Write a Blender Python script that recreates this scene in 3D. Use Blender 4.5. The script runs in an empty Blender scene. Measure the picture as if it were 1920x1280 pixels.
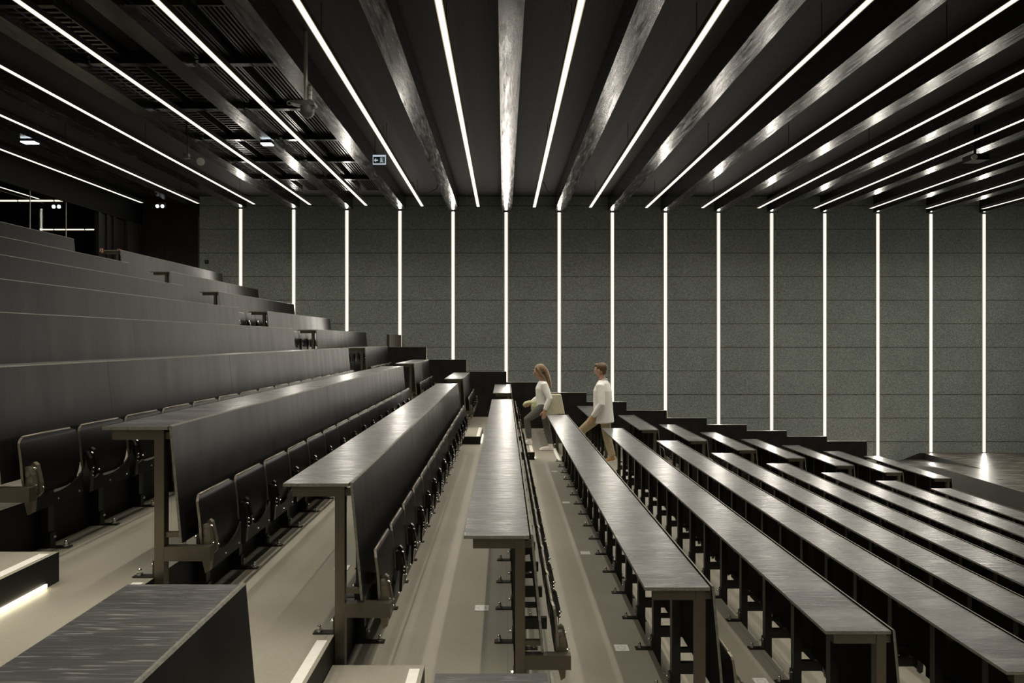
import bpy, math, random
from mathutils import Vector, Matrix
random.seed(7)
S = bpy.context.scene
COL = S.collection
EYE = 3.4                      # eye height above the lowest floor; camera stands at x=0, y=0
PI = math.pi

# ------------------------------------------------------------------ materials
def new_mat(name):
    m = bpy.data.materials.new(name); m.use_nodes = True
    nt = m.node_tree; nt.nodes.clear()
    out = nt.nodes.new('ShaderNodeOutputMaterial')
    b = nt.nodes.new('ShaderNodeBsdfPrincipled')
    nt.links.new(b.outputs[0], out.inputs[0])
    return m, nt, b
def N(nt, t, **kw):
    n = nt.nodes.new(t)
    for k, v in kw.items():
        if k.startswith('i_'):
            key = k[2:]; key = int(key) if key.isdigit() else key
            n.inputs[key].default_value = v
        else: setattr(n, k, v)
    return n
def L(nt, a, b): nt.links.new(a, b)
def ramp(nt, fac, stops):
    r = N(nt, 'ShaderNodeValToRGB'); cr = r.color_ramp
    while len(cr.elements) < len(stops): cr.elements.new(.5)
    for e, (p, c) in zip(cr.elements, stops):
        e.position = p; e.color = (c[0], c[1], c[2], 1) if len(c) > 1 else (c[0], c[0], c[0], 1)
    L(nt, fac, r.inputs[0]); return r.outputs[0]
def coords(nt, scale, rnd=True, kind='Object'):
    tc = N(nt, 'ShaderNodeTexCoord'); v = tc.outputs[kind]
    if rnd:
        oi = N(nt, 'ShaderNodeObjectInfo')
        mu = N(nt, 'ShaderNodeMath', operation='MULTIPLY', i_1=37.0); L(nt, oi.outputs['Random'], mu.inputs[0])
        ad = N(nt, 'ShaderNodeVectorMath', operation='ADD'); L(nt, v, ad.inputs[0]); L(nt, mu.outputs[0], ad.inputs[1]); v = ad.outputs[0]
    mp = N(nt, 'ShaderNodeMapping'); mp.inputs['Scale'].default_value = scale; L(nt, v, mp.inputs[0])
    return mp.outputs[0]
def noise(nt, vec, scale=1, detail=4, rough=.6):
    n = N(nt, 'ShaderNodeTexNoise', i_Scale=scale, i_Detail=detail, i_Roughness=rough); L(nt, vec, n.inputs['Vector']); return n.outputs['Fac']
def bump(nt, b, h, strength, dist=.01):
    bp = N(nt, 'ShaderNodeBump', i_Strength=strength, i_Distance=dist); L(nt, h, bp.inputs['Height']); L(nt, bp.outputs[0], b.inputs['Normal'])
def plain(name, col, rough=.5, metal=0, spec=.5, var=.12, nscale=30):
    m, nt, b = new_mat(name)
    v = noise(nt, coords(nt, (1, 1, 1)), nscale, 3)
    lo = [c*(1-var) for c in col]; hi = [c*(1+var) for c in col]
    L(nt, ramp(nt, v, [(.3, lo), (.7, hi)]), b.inputs['Base Color'])
    b.inputs['Roughness'].default_value = rough; b.inputs['Metallic'].default_value = metal
    b.inputs['Specular IOR Level'].default_value = spec
    return m
def emit(name, col, strength):
    m = bpy.data.materials.new(name); m.use_nodes = True; nt = m.node_tree; nt.nodes.clear()
    o = N(nt, 'ShaderNodeOutputMaterial'); e = N(nt, 'ShaderNodeEmission'); e.inputs[0].default_value = (*col, 1); e.inputs[1].default_value = strength
    L(nt, e.outputs[0], o.inputs[0]); return m

def mk_laminate():
    m, nt, b = new_mat('table_laminate')
    g = noise(nt, coords(nt, (6, 150, 1)), 1, 1.5, .5)          # fine grain lines across the table
    g2 = noise(nt, coords(nt, (1.6, 7, 1)), 1, 1, .5)
    fl = noise(nt, coords(nt, (12, 150, 1)), 1, 0, .5)
    gm = N(nt, 'ShaderNodeMath', operation='MULTIPLY_ADD', i_1=.45); L(nt, g2, gm.inputs[0])
    gs = N(nt, 'ShaderNodeMath', operation='MULTIPLY', i_1=.62); L(nt, g, gs.inputs[0]); L(nt, gs.outputs[0], gm.inputs[2])
    base = ramp(nt, gm.outputs[0], [(.36, (.020, .0205, .022)), (.54, (.050, .0505, .051)), (.72, (.135, .136, .132))])
    fleck = ramp(nt, fl, [(.68, (0,)), (.76, (1,))])
    mx = N(nt, 'ShaderNodeMixRGB', i_Color2=(.26, .26, .25, 1)); L(nt, base, mx.inputs[1])
    fm = N(nt, 'ShaderNodeMath', operation='MULTIPLY', i_1=.55); L(nt, fleck, fm.inputs[0]); L(nt, fm.outputs[0], mx.inputs[0])
    L(nt, mx.outputs[0], b.inputs['Base Color'])
    ad = N(nt, 'ShaderNodeMath', operation='ADD'); L(nt, g, ad.inputs[0]); L(nt, g2, ad.inputs[1])
    rr = ramp(nt, ad.outputs[0], [(.55, (.40,)), (1.0, (.29,))])
    hf = N(nt, 'ShaderNodeMath', operation='MULTIPLY', i_1=.5); L(nt, ad.outputs[0], hf.inputs[0])
    rr = ramp(nt, g, [(.30, (.40,)), (.70, (.23,))])
    L(nt, rr, b.inputs['Roughness'])
    b.inputs['Specular IOR Level'].default_value = .85
    return m
def mk_panel(name, dark, light, rlo, rhi):
    m, nt, b = new_mat(name)
    g = noise(nt, coords(nt, (3, 90, 2.5)), 1, 5, .6)          # grain runs up the board
    g2 = noise(nt, coords(nt, (2, 7, .8)), 1, 3, .5)
    L(nt, ramp(nt, g, [(.3, dark), (.7, light)]), b.inputs['Base Color'])
    L(nt, ramp(nt, g2, [(.35, (rlo,)), (.65, (rhi,))]), b.inputs['Roughness'])
    b.inputs['Specular IOR Level'].default_value = .17
    return m
def mk_floor():
    m, nt, b = new_mat('floor_screed')
    a = noise(nt, coords(nt, (1, 1, 1), False), 1.3, 6, .6)
    f = noise(nt, coords(nt, (1, 1, 1), False), 90, 3, .6)
    c1 = ramp(nt, a, [(.3, (.27, .255, .208)), (.7, (.355, .338, .280))])
    mx = N(nt, 'ShaderNodeMixRGB', blend_type='MULTIPLY', i_Fac=.35); L(nt, c1, mx.inputs[1])
    L(nt, ramp(nt, f, [(.3, (.75,)), (.7, (1.1,))]), mx.inputs[2])
    L(nt, mx.outputs[0], b.inputs['Base Color'])
    L(nt, ramp(nt, a, [(.3, (.42,)), (.7, (.56,))]), b.inputs['Roughness'])
    b.inputs['Specular IOR Level'].default_value = .35
    return m
def mk_felt():
    m, nt, b = new_mat('wall_felt')
    a = noise(nt, coords(nt, (1, 1, 1), False), 34, 5, .7)
    w = noise(nt, coords(nt, (1, 1, 1), False), 1.2, 3, .5)
    c = ramp(nt, a, [(.32, (.19, .218, .208)), (.5, (.335, .372, .355)), (.68, (.54, .595, .565))])
    mx = N(nt, 'ShaderNodeMixRGB', blend_type='MULTIPLY', i_Fac=.5); L(nt, c, mx.inputs[1]); L(nt, ramp(nt, w, [(.3, (.8,)), (.7, (1.1,))]), mx.inputs[2])
    L(nt, mx.outputs[0], b.inputs['Base Color']); b.inputs['Roughness'].default_value = .9
    b.inputs['Specular IOR Level'].default_value = .2
    bump(nt, b, a, .35, .01)
    return m
def mk_beam():
    m, nt, b = new_mat('beam_black_paint')
    a = noise(nt, coords(nt, (30, 2.5, 30)), 1, 5, .65)
    br = noise(nt, coords(nt, (45, 6, 45)), 1, 4, .6)
    L(nt, ramp(nt, a, [(.3, (.006, .0057, .0054)), (.7, (.013, .0125, .0115))]), b.inputs['Base Color'])
    L(nt, ramp(nt, a, [(.34, (.12,)), (.66, (.30,))]), b.inputs['Roughness'])
    b.inputs['Specular IOR Level'].default_value = .6
    bump(nt, b, br, .22, .002)
    return m
def mk_ceiling():
    m, nt, b = new_mat('ceiling_black_board')
    a = noise(nt, coords(nt, (60, 6, 1), False), 1, 4, .6)
    L(nt, ramp(nt, a, [(.3, (.012, .012, .011)), (.7, (.028, .0275, .025))]), b.inputs['Base Color'])
    b.inputs['Roughness'].default_value = .75; b.inputs['Specular IOR Level'].default_value = .2
    return m
def mk_stage():
    m, nt, b = new_mat('stage_deck_boards')
    a = noise(nt, coords(nt, (1.2, 6, 1), False), 1.6, 7, .7)
    L(nt, ramp(nt, a, [(.34, (.026, .023, .019)), (.52, (.062, .056, .046)), (.68, (.19, .175, .148))]), b.inputs['Base Color'])
    L(nt, ramp(nt, a, [(.3, (.25,)), (.7, (.42,))]), b.inputs['Roughness'])
    return m
def mk_glass():
    m, nt, b = new_mat('tinted_glass')
    b.inputs['Base Color'].default_value = (.72, .74, .73, 1); b.inputs['Roughness'].default_value = .02
    b.inputs['Transmission Weight'].default_value = 1; b.inputs['IOR'].default_value = 1.10
    return m

M = dict(
    top=mk_laminate(),
    panel=mk_panel('panel_black_wood', (.0075, .0068, .0064), (.017, .0155, .0145), .30, .38),
    part=mk_panel('partition_dark_wood', (.013, .012, .0112), (.030, .0275, .0255), .40, .52),
    brownbox=mk_panel('brown_wood', (.045, .034, .028), (.075, .058, .048), .4, .5),
    door=mk_panel('smooth_dark_wall', (.022, .020, .017), (.034, .030, .026), .45, .6),
    panelback=plain('panel_back_shaded', (.0045, .0042, .004), .7, spec=.12),  # darker than the front: under-desk shade put into the colour
    edge=plain('board_edge', (.145, .143, .118), .6, var=.35, nscale=60),
    blackmetal=plain('black_painted_steel', (.022, .020, .017), .42, .3, var=.06),
    metal=plain('bronze_painted_steel', (.115, .099, .075), .40, .75, var=.06),
    seat=plain('black_seat_shell', (.0065, .006, .0056), .36, spec=.26, var=.1),
    rim=plain('seat_rim', (.20, .18, .145), .32, .5, var=.1),
    cast=plain('black_cast_hinge', (.010, .0095, .009), .16, .1, var=.1),
    endcast=plain('bronze_cast_hinge', (.16, .14, .105), .35, .5, var=.08),
    chrome=plain('bright_bolt', (.75, .74, .70), .18, 1, var=.05),
    floor=mk_floor(), felt=mk_felt(), beam=mk_beam(), ceil=mk_ceiling(), stage=mk_stage(), glass=mk_glass(),
    riser=plain('riser_black', (.009, .0085, .008), .5, spec=.3),
    stagefront=plain('stage_front_black', (.028, .027, .025), .55),
    joint=plain('panel_joint_black', (.004, .004, .004), .9),
    trimedge=plain('thin_edge_trim', (.20, .19, .16), .45),
    black=plain('matt_black', (.0045, .0045, .004), .7, spec=.15),
    gloss=plain('gloss_black', (.010, .010, .010), .32),
    grille=plain('grille_black', (.034, .030, .024), .26, .2),
    white=plain('white_strip', (.84, .83, .78), .5, var=.04),
    plate=plain('white_plate', (.90, .89, .87), .4, var=.05),
    platemark=plain('plate_mark', (.66, .65, .64), .4, var=.05),
    grey=plain('grey_device', (.16, .155, .145), .45),
    lightgrey=plain('light_grey_device', (.5, .5, .47), .4),
    pole=plain('pale_metal_pole', (.72, .70, .64), .38, .6, var=.05),
    red=plain('red_sign', (.22, .035, .022), .5),
    sky=plain('sign_green', (.02, .05, .05), .4),
    strip=emit('strip_diffuser', (1.0, .925, .79), 2.4),
    wstrip=emit('wall_strip_diffuser', (1.0, .93, .82), 3),
    wflank=emit('wall_strip_edge', (1.0, .86, .58), .55), flank=emit('strip_edge', (1.0, .86, .55), .5),
    step=emit('step_light', (1.0, .88, .62), 9),
    em=emit('emergency_white', (.80, .93, 1.0), 9),
    foyer=emit('foyer_line_light', (1.0, .85, .55), 3.2),
    signlit=emit('sign_lit_white', (.80, .90, 1.0), .62),
    skin=plain('skin', (.56, .34, .235), .5, var=.06),
    lips=plain('lips', (.42, .16, .13), .5), eye=plain('eye_dark', (.02, .015, .01), .3),
    hairb=plain('hair_light_brown', (.25, .155, .085), .45, var=.35, nscale=80),
    haird=plain('hair_dark_brown', (.12, .070, .035), .5, var=.3, nscale=80),
    shirt=plain('white_cotton', (.94, .93, .90), .85, var=.05, nscale=12),
    jeans=plain('dark_grey_cloth', (.11, .105, .095), .85, var=.15),
    khaki=plain('khaki_cloth', (.36, .30, .19), .85, var=.15),
    canvas=plain('pale_canvas', (.66, .63, .47), .9, var=.08),
    green=plain('pale_green_cloth', (.52, .54, .33), .9, var=.1),
    sneaker=plain('white_sneaker', (.85, .80, .78), .6, var=.04),
    tan=plain('tan_leather', (.42, .22, .08), .5, var=.1),
)

# ------------------------------------------------------------------ mesh helpers
class MB:
    def __init__(s): s.v = []; s.f = []; s.mi = []; s.mats = []; s.sm = []
    def mat(s, m):
        if m not in s.mats: s.mats.append(m)
        return s.mats.index(m)
    def add(s, vs, fs, m, smooth=False):
        o = len(s.v); k = s.mat(m)
        s.v += [tuple(v) for v in vs]
        for f in fs: s.f.append([i+o for i in f]); s.mi.append(k); s.sm.append(smooth)
        return s
    def box(s, x0, x1, y0, y1, z0, z1, m, faces=None):
        vs = [(x, y, z) for x in (x0, x1) for y in (y0, y1) for z in (z0, z1)]
        F = {'-x': (0, 1, 3, 2), '+x': (4, 6, 7, 5), '-y': (0, 4, 5, 1), '+y': (2, 3, 7, 6), '-z': (0, 2, 6, 4), '+z': (1, 5, 7, 3)}
        if isinstance(m, dict):
            for k, f in F.items(): s.add([vs[i] for i in f], [(0, 1, 2, 3)], m.get(k, m['*']))
        else: s.add(vs, list(F.values()), m)
        return s
    def prism(s, poly, a0, a1, axis, m, edge=None, smooth=False):
        # polygon in the other two axes, extruded along axis
        def P(p, a):
            return {'x': (a, p[0], p[1]), 'y': (p[0], a, p[1]), 'z': (p[0], p[1], a)}[axis]
        n = len(poly)
        ar = sum(poly[i][0]*poly[(i+1) % n][1]-poly[(i+1) % n][0]*poly[i][1] for i in range(n))
        pl = list(poly) if ar > 0 else list(poly)[::-1]
        vs = [P(p, a0) for p in pl]+[P(p, a1) for p in pl]
        flip = axis == 'y'
        caps = [tuple(range(n))[::-1], tuple(range(n, 2*n))]
        sides = [(i, (i+1) % n, (i+1) % n+n, i+n) for i in range(n)]
        if flip: caps = [c[::-1] for c in caps]; sides = [c[::-1] for c in sides]
        s.add(vs, caps, m); s.add(vs, sides, edge or m, smooth); return s
    def cyl(s, p0, p1, r0, r1, m, n=12, smooth=True):
        p0, p1 = Vector(p0), Vector(p1); d = (p1-p0).normalized()
        a = d.orthogonal().normalized(); b = d.cross(a)
        vs = []
        for p, r in ((p0, r0), (p1, r1)):
            for i in range(n):
                t = 2*PI*i/n; vs.append(p+a*(r*math.cos(t))+b*(r*math.sin(t)))
        s.add(vs, [(i, (i+1) % n, (i+1) % n+n, i+n) for i in range(n)], m, smooth)
        s.add(vs[:n], [tuple(range(n))[::-1]], m); s.add(vs[n:], [tuple(range(n))], m); return s
    def dome(s, c, r, m, up=(0, 0, 1), squash=1.0, n=12, rings=5):
        c = Vector(c); d = Vector(up).normalized(); a = d.orthogonal().normalized(); b = d.cross(a); vs = []
        for k in range(rings+1):
            ph = PI/2*k/rings
            for i in range(n):
                t = 2*PI*i/n; q = r*math.cos(ph)
                vs.append(c+a*(q*math.cos(t))+b*(q*math.sin(t))+d*(r*squash*math.sin(ph)))
        fs = [(k*n+i, k*n+(i+1) % n, (k+1)*n+(i+1) % n, (k+1)*n+i) for k in range(rings) for i in range(n)]
        s.add(vs, fs, m, True); s.add(vs[:n], [tuple(range(n))[::-1]], m); return s
    def tube(s, pts, rad, m, n=14, flat=None):
        """closed lofted limb; rad = radius or (ra, rb) per point; flat = reference direction of ra"""
        P = [Vector(p) for p in pts]; vs = []; ref = Vector(flat or (1, 0, 0))
        for k, p in enumerate(P):
            d = (P[min(k+1, len(P)-1)]-P[max(k-1, 0)]).normalized()
            a = (ref-d*ref.dot(d))
            a = a.normalized() if a.length > 1e-3 else d.orthogonal().normalized()
            b = d.cross(a); r = rad[k]; ra, rb = r if isinstance(r, (tuple, list)) else (r, r)
            for i in range(n):
                t = 2*PI*i/n; vs.append(p+a*(ra*math.cos(t))+b*(rb*math.sin(t)))
        K = len(P)
        s.add(vs, [(k*n+i, k*n+(i+1) % n, (k+1)*n+(i+1) % n, (k+1)*n+i) for k in range(K-1) for i in range(n)]
              + [tuple(range(n))[::-1], tuple(range((K-1)*n, K*n))], m, True); return s
    def ball(s, c, r, m, n=16, k=10, rot=None):
        r = r if isinstance(r, (tuple, list)) else (r, r, r); vs = []; c = Vector(c)
        for j in range(k+1):
            ph = PI*j/k
            for i in range(n):
                t = 2*PI*i/n
                q = Vector((r[0]*math.sin(ph)*math.cos(t), r[1]*math.sin(ph)*math.sin(t), r[2]*math.cos(ph)))
                if rot: q = rot @ q
                vs.append(c+q)
        s.add(vs, [(j*n+i, (j+1)*n+i, (j+1)*n+(i+1) % n, j*n+(i+1) % n) for j in range(k) for i in range(n)], m, True); return s
    def mesh(s, name):
        me = bpy.data.meshes.new(name); me.from_pydata(s.v, [], s.f)
        for m in s.mats: me.materials.append(m)
        me.polygons.foreach_set('material_index', s.mi); me.polygons.foreach_set('use_smooth', s.sm); me.update(); return me

def put(name, me, parent=None, loc=(0, 0, 0), rz=0):
    if isinstance(me, MB): me = me.mesh(name)
    o = bpy.data.objects.new(name, me); COL.objects.link(o); o.location = loc; o.rotation_euler.z = rz
    if parent: o.parent = parent
    return o
def tag(o, label, cat, group=None):
    o['label'] = label; o['category'] = cat
    if group: o['group'] = group
    return o
def thing(name, label, cat, loc=(0, 0, 0), group=None):
    o = bpy.data.objects.new(name, None); COL.objects.link(o); o.location = loc; o.empty_display_size = .1
    return tag(o, label, cat, group)
def struct(name, mb, parent=None):
    o = put(name, mb, parent); o['kind'] = 'structure'; return o
def bevel(o, w=.003, seg=2):
    m = o.modifiers.new('bevel', 'BEVEL'); m.width = w; m.segments = seg; m.limit_method = 'ANGLE'; return o

ORD = ['zeroth', 'first', 'second', 'third', 'fourth', 'fifth', 'sixth', 'seventh', 'eighth', 'ninth', 'tenth',
       'eleventh', 'twelfth', 'thirteenth', 'fourteenth', 'fifteenth', 'sixteenth']

# ------------------------------------------------------------------ layout
H = {-8: -1.653, -7: -1.26, -6: -.887, -5: -.525, -4: -.187, -3: .14, -2: .432, -1: .714, 0: .974, 1: 1.231,
     2: 1.448, 3: 1.650, 4: 1.853, 5: 2.024, 6: 2.174, 7: 2.309, 8: 2.436, 9: 2.544}      # table top below the eye
TAB = .756
F = {j: EYE-h-TAB for j, h in H.items()}; F[10] = 0.0                                    # tier floors
R = lambda j: .053+.9*j                                                                   # right edge of tier j
TL = lambda j: -.2+.9*j                                                                   # left edge of table j
Y_NEARWALL, Y_WALL, Y_PART = -2.7, 17.2, 15.34
NEAR = (-.45, 1.995); MAIN = (3.395, 11.2); FAR = (12.56, 14.97); FARL = (12.56, 17.08)
X_BACK, X_END, Z_CEIL = -9.1, 13.6, EYE+3.61
def zoff(x): return min(.10, -.012*x) if x < 0 else -.004*x

# ------------------------------------------------------------------ setting
fl = MB()
for j in range(-8, 11):
    x0 = R(j-1) if j > -8 else -14.6
    x1 = R(j) if j < 10 else 9.69
    nm = {'*': M['riser'], '+z': M['floor']}
    ye = Y_PART+.05 if -2 <= j <= 9 else (Y_WALL if j > -8 else 19.6)
    fl.box(x0, x1, Y_NEARWALL, ye, -.3, F[j], nm)
    if ye < Y_WALL-.5: fl.box(x0, x1, ye, Y_WALL, -.3, F[j], M['riser'])      # side passage behind the partition, unseen floor blackened to cut bounce on the wall
floor = struct('floor', fl)
for j in range(-8, 10):            # thin metal edge trim along every tier
    pass
ed = MB()
for j in range(-8, 10):
    ed.box(R(j)-.036, R(j)-.032, Y_NEARWALL+.02, Y_WALL-.02, F[j], F[j]+.0008, M['trimedge'])
o = put('edge_trim', ed, floor)
for a0, a1, nm, js in ((2.0, 3.34, 'near', (-3, -2, -1, 0, 1)), (11.27, 12.5, 'far', range(-4, 6))):
    for j in js:
        put('nosing_strip', MB().box(-.0, .05, a0, a1, 0, .002, M['white']), floor, (R(j)-.068, 0, F[j]))

w = MB()
w.box(-7.67, X_END+.2, Y_WALL, Y_WALL+.2, -.3, Z_CEIL+.2, M['felt'])
wall_far = struct('wall_far', w)
jt = MB()
zj = EYE-.188
while zj > 0: zj -= .594
while zj < Z_CEIL:
    jt.box(-7.67, X_END, Y_WALL-.002, Y_WALL, zj-.005, zj+.005, M['joint']); zj += .594
put('panel_joints', jt, wall_far)
w = MB(); w.box(X_BACK, -7.67, Y_WALL, Y_WALL+.2, F[-8], Z_CEIL+.2, M['door'])
wfl = struct('wall_far_left', w)
for x in (-8.575, -7.69):
    put('panel_joint', MB().box(x-.006, x+.006, Y_WALL-.004, Y_WALL, F[-8], Z_CEIL-.5, M['trimedge'] if x > -8 else M['joint']), wfl)
struct('wall_near', MB().box(-14.6, X_END+.2, Y_NEARWALL-.2, Y_NEARWALL, -.3, Z_CEIL+.2, M['felt']))
struct('wall_right', MB().box(X_END, X_END+.2, Y_NEARWALL, Y_WALL, -.3, Z_CEIL+.2, M['felt']))
struct('ceiling', MB().box(-14.8, X_END+.2, Y_NEARWALL-.2, 19.8, Z_CEIL, Z_CEIL+.2, M['ceil']))
# back wall with its glass screen
wb = MB()
wb.box(X_BACK-.08, X_BACK, Y_NEARWALL, 4.0, F[-8], Z_CEIL, M['door'])
wb.box(X_BACK-.08, X_BACK, 4.0, Y_WALL, EYE+2.88, Z_CEIL, M['black'])
wb.box(X_BACK-.08, X_BACK, 16.5, Y_WALL, F[-8], EYE+2.88, M['door'])
wall_left = struct('wall_left', wb)
gy = [4.0, 5.9, 7.8, 9.7, 11.6, 13.16, 14.24, 15.3]
win = bpy.data.objects.new('window_1', None); COL.objects.link(win); win['kind'] = 'structure'
for a, b in zip(gy, gy[1:]):
    put('pane', MB().box(X_BACK-.05, X_BACK-.038, a+.004, b-.004, F[-8]+.01, EYE+2.875, M['glass']), win)
for y in gy[1:-1]:
    put('pane_joint', MB().box(X_BACK-.05, X_BACK-.030, y-.004, y+.004, F[-8]+.01, EYE+2.875, M['lightgrey']), win)
dr = bpy.data.objects.new('door_1', None); COL.objects.link(dr); dr['kind'] = 'structure'
for y in (15.3, 15.62, 15.88, 16.38):
    put('frame', MB().box(X_BACK-.09, X_BACK+.02, y, y+.10, F[-8]+.005, EYE+2.87, M['gloss']), dr)
put('leaf', MB().box(X_BACK-.06, X_BACK-.02, 15.4, 15.62, F[-8]+.005, EYE+2.86, M['gloss']), dr)
put('leaf', MB().box(X_BACK-.06, X_BACK-.02, 15.98, 16.38, F[-8]+.005, EYE+2.86, M['gloss']), dr)
put('leaf', MB().box(X_BACK-.06, X_BACK-.02, 15.72, 15.88, F[-8]+.005, EYE+2.86, M['gloss']), dr)
fw = MB()
fw.box(-14.8, -14.6, Y_NEARWALL, 19.6, F[-8], Z_CEIL, M['black'])
fw.box(-14.8, X_BACK, 19.6, 19.8, F[-8], Z_CEIL, M['black'])
fw.box(X_BACK-.02, X_BACK+.1, Y_WALL+.2, 19.6, F[-8], Z_CEIL, M['black'])
struct('wall_foyer', fw)

# ceiling beams
for k in range(-10, 11):
    xc = .072+1.337*k
    if xc < X_BACK+.3 or xc > X_END-.1: continue
    b = put('ceiling_beam', bevel_me := MB().box(-.128, .128, 0, Y_WALL-Y_NEARWALL, EYE+3.245+zoff(xc), Z_CEIL, M['beam']), None, (xc, Y_NEARWALL, 0))
    b['kind'] = 'structure'

# low partition that closes the seating, stepping down with the tiers
HW = {-2: .163, -1: .447, 0: .717, 1: .959, 2: 1.19, 3: 1.396, 4: 1.591, 5: 1.762, 6: 1.912, 7: 2.047, 8: 2.174, 9: 2.282}
pw = MB()
for j, h in HW.items():
    pw.box(R(j-1) if j > -2 else R(-3)+.003, R(j), Y_PART, Y_PART+.05, F[j]-.02, EYE-h, M['part'])
partition = struct('partition_wall', pw)
pt = MB()
for j, h in HW.items():
    pt.box(R(j-1), R(j)+.006, Y_PART-.006, Y_PART+.056, EYE-h, EYE-h+.008, M['trimedge'])
    nh = HW.get(j+1, h+.4)
    pt.box(R(j), R(j)+.006, Y_PART-.006, Y_PART+.056, EYE-nh, EYE-h, M['trimedge'])
put('cap_trim', pt, partition)
rp = MB(); rp.box(R(-3)+.0, R(-3)+.06, Y_PART+.06, Y_WALL-.02, F[-2], EYE+.125, M['brownbox'])
retp = struct('partition_return', rp)
put('joint', MB().box(R(-3)+.06, R(-3)+.063, Y_PART+.95, Y_PART+.975, EYE-.163, EYE+.125, M['joint']), retp)

# stage with its recessed ramp
zs = EYE-2.845
st = thing('stage', 'brown boarded stage with black front below the wall lights', 'stage', (9.69, Y_NEARWALL+.01, 0))
Ls, Ws = 15.1-Y_NEARWALL, X_END-9.70
Y_WS = Y_WALL-.025
dk = MB()
dk.box(.02, Ws, 0, Ls, zs-.05, zs, M['stage']); dk.box(.86, Ws, Ls, Y_WS-Y_NEARWALL, zs-.05, zs, M['stage'])
put('deck', dk, st)
fp = MB(); fp.box(0, .02, 0, Ls, 0, zs+.002, M['stagefront'])
fp.prism([(Ls, 0), (Y_WS-Y_NEARWALL, 0), (Y_WS-Y_NEARWALL, zs-.2), (Ls, zs+.002)], 0, .02, 'x', M['stagefront'])
fp.box(.84, .86, Ls, Y_WALL-Y_NEARWALL-.06, 0, zs+.004, M['stagefront'])
put('front_panel', fp, st)
rm = MB()
yw = Y_WALL-Y_NEARWALL-.06
rm.add([(.02, Ls, zs), (.84, Ls, zs), (.84, yw, zs-.16), (.42, yw, zs-.16), (.02, Ls, zs-.03), (.84, Ls, zs-.03), (.84, yw, zs-.19), (.42, yw, zs-.19)],
       [(0, 1, 2, 3), (7, 6, 5, 4), (0, 4, 5, 1), (1, 5, 6, 2), (2, 6, 7, 3), (3, 7, 4, 0)], M['stage'])
rm.add([(.02, Ls, zs), (.42, yw, zs-.16), (.02, yw, zs-.20), (.02, Ls, 0), (.42, yw, 0), (.02, yw, 0)], [(0, 1, 2), (0, 3, 4, 1), (0, 2, 5, 3)], M['stagefront'])
put('ramp', rm, st)
rs = MB(); rs.prism([(.20, 0), (.84, 0), (.84, zs+.005), (.76, zs+.005), (.20, zs-.22)], yw, yw+.02, 'y', M['stagefront'])
put('ramp_skirt', rs, st)

# ------------------------------------------------------------------ strip lights
GL = 'strip lights under the ceiling'
STRIP_W, SPREAD, WALL_L = 84, 108, 38
strip_x = [(m, .7225+1.337*m) for m in list(range(-7, 10))]
mid = (Y_NEARWALL+16.3)/2
def side(n, noun, ref):
    return ref if n == 0 else '%s %s %s' % (ORD[abs(n)], noun, ref)
for m, x in strip_x + [(-9, .7225-9*1.337)]:
    if m == -9: lab = 'glowing ceiling strip light seen through the glass screen of the back wall'
    elif m < 0: lab = 'glowing ceiling strip light, %s to the left of the central beam' % ORD[-m]
    else: lab = 'glowing ceiling strip light, %s to the right of the central beam' % ORD[m+1]
    y0, y1 = (Y_NEARWALL+1.0, 16.3) if m != -9 else (6.0, 16.6)
    ZS = EYE+3.17+zoff(x) if m != -9 else EYE+3.43
    t = thing('ceiling_strip_light', lab, 'light', (x, y0, ZS), GL)
    c = MB(); c.box(-.038, -.030, 0, y1-y0, -.004, .06, M['black']); c.box(.030, .038, 0, y1-y0, -.004, .06, M['black']); c.box(-.030, .030, 0, y1-y0, .045, .06, M['black'])
    c.box(-.03, .03, 0, .006, -.004, .045, M['black']); c.box(-.03, .03, y1-y0-.006, y1-y0, -.004, .045, M['black'])
    put('channel', c, t)
    d = MB(); d.add([(-.028, .008, -.003), (.028, .008, -.003), (.028, y1-y0-.008, -.003), (-.028, y1-y0-.008, -.003)], [(3, 2, 1, 0)], M['strip'])
    for a, b_ in ((-.038, -.028), (.028, .038)):
        d.add([(a, .008, -.0042), (b_, .008, -.0042), (b_, y1-y0-.008, -.0042), (a, y1-y0-.008, -.0042)], [(3, 2, 1, 0)], M['flank'])
    put('diffuser', d, t)
    if m != -9:
        la = bpy.data.lights.new('strip_lamp', 'AREA'); la.shape = 'RECTANGLE'; la.size = .05; la.size_y = y1-y0-.02
        la.energy = STRIP_W*(y1-y0)/18; la.color = (1.0, .915, .77); la.spread = math.radians(SPREAD)
        lo = bpy.data.objects.new('strip_lamp', la); COL.objects.link(lo); lo.parent = t; lo.location = (0, (y1-y0)/2, -.0045)
    for q in range(5):
        yy = .9+(y1-y0-1.8)*q/4
        put('suspension_rod', MB().cyl((0, yy, .06), (0, yy, Z_CEIL-ZS-.002), .004, .004, M['black'], 6), t)
GW = 'strip lights set upright in the wall'
def tier_at(x):
    for j in range(-8, 10):
        if x < R(j): return F[j]
    return 0.0
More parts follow.
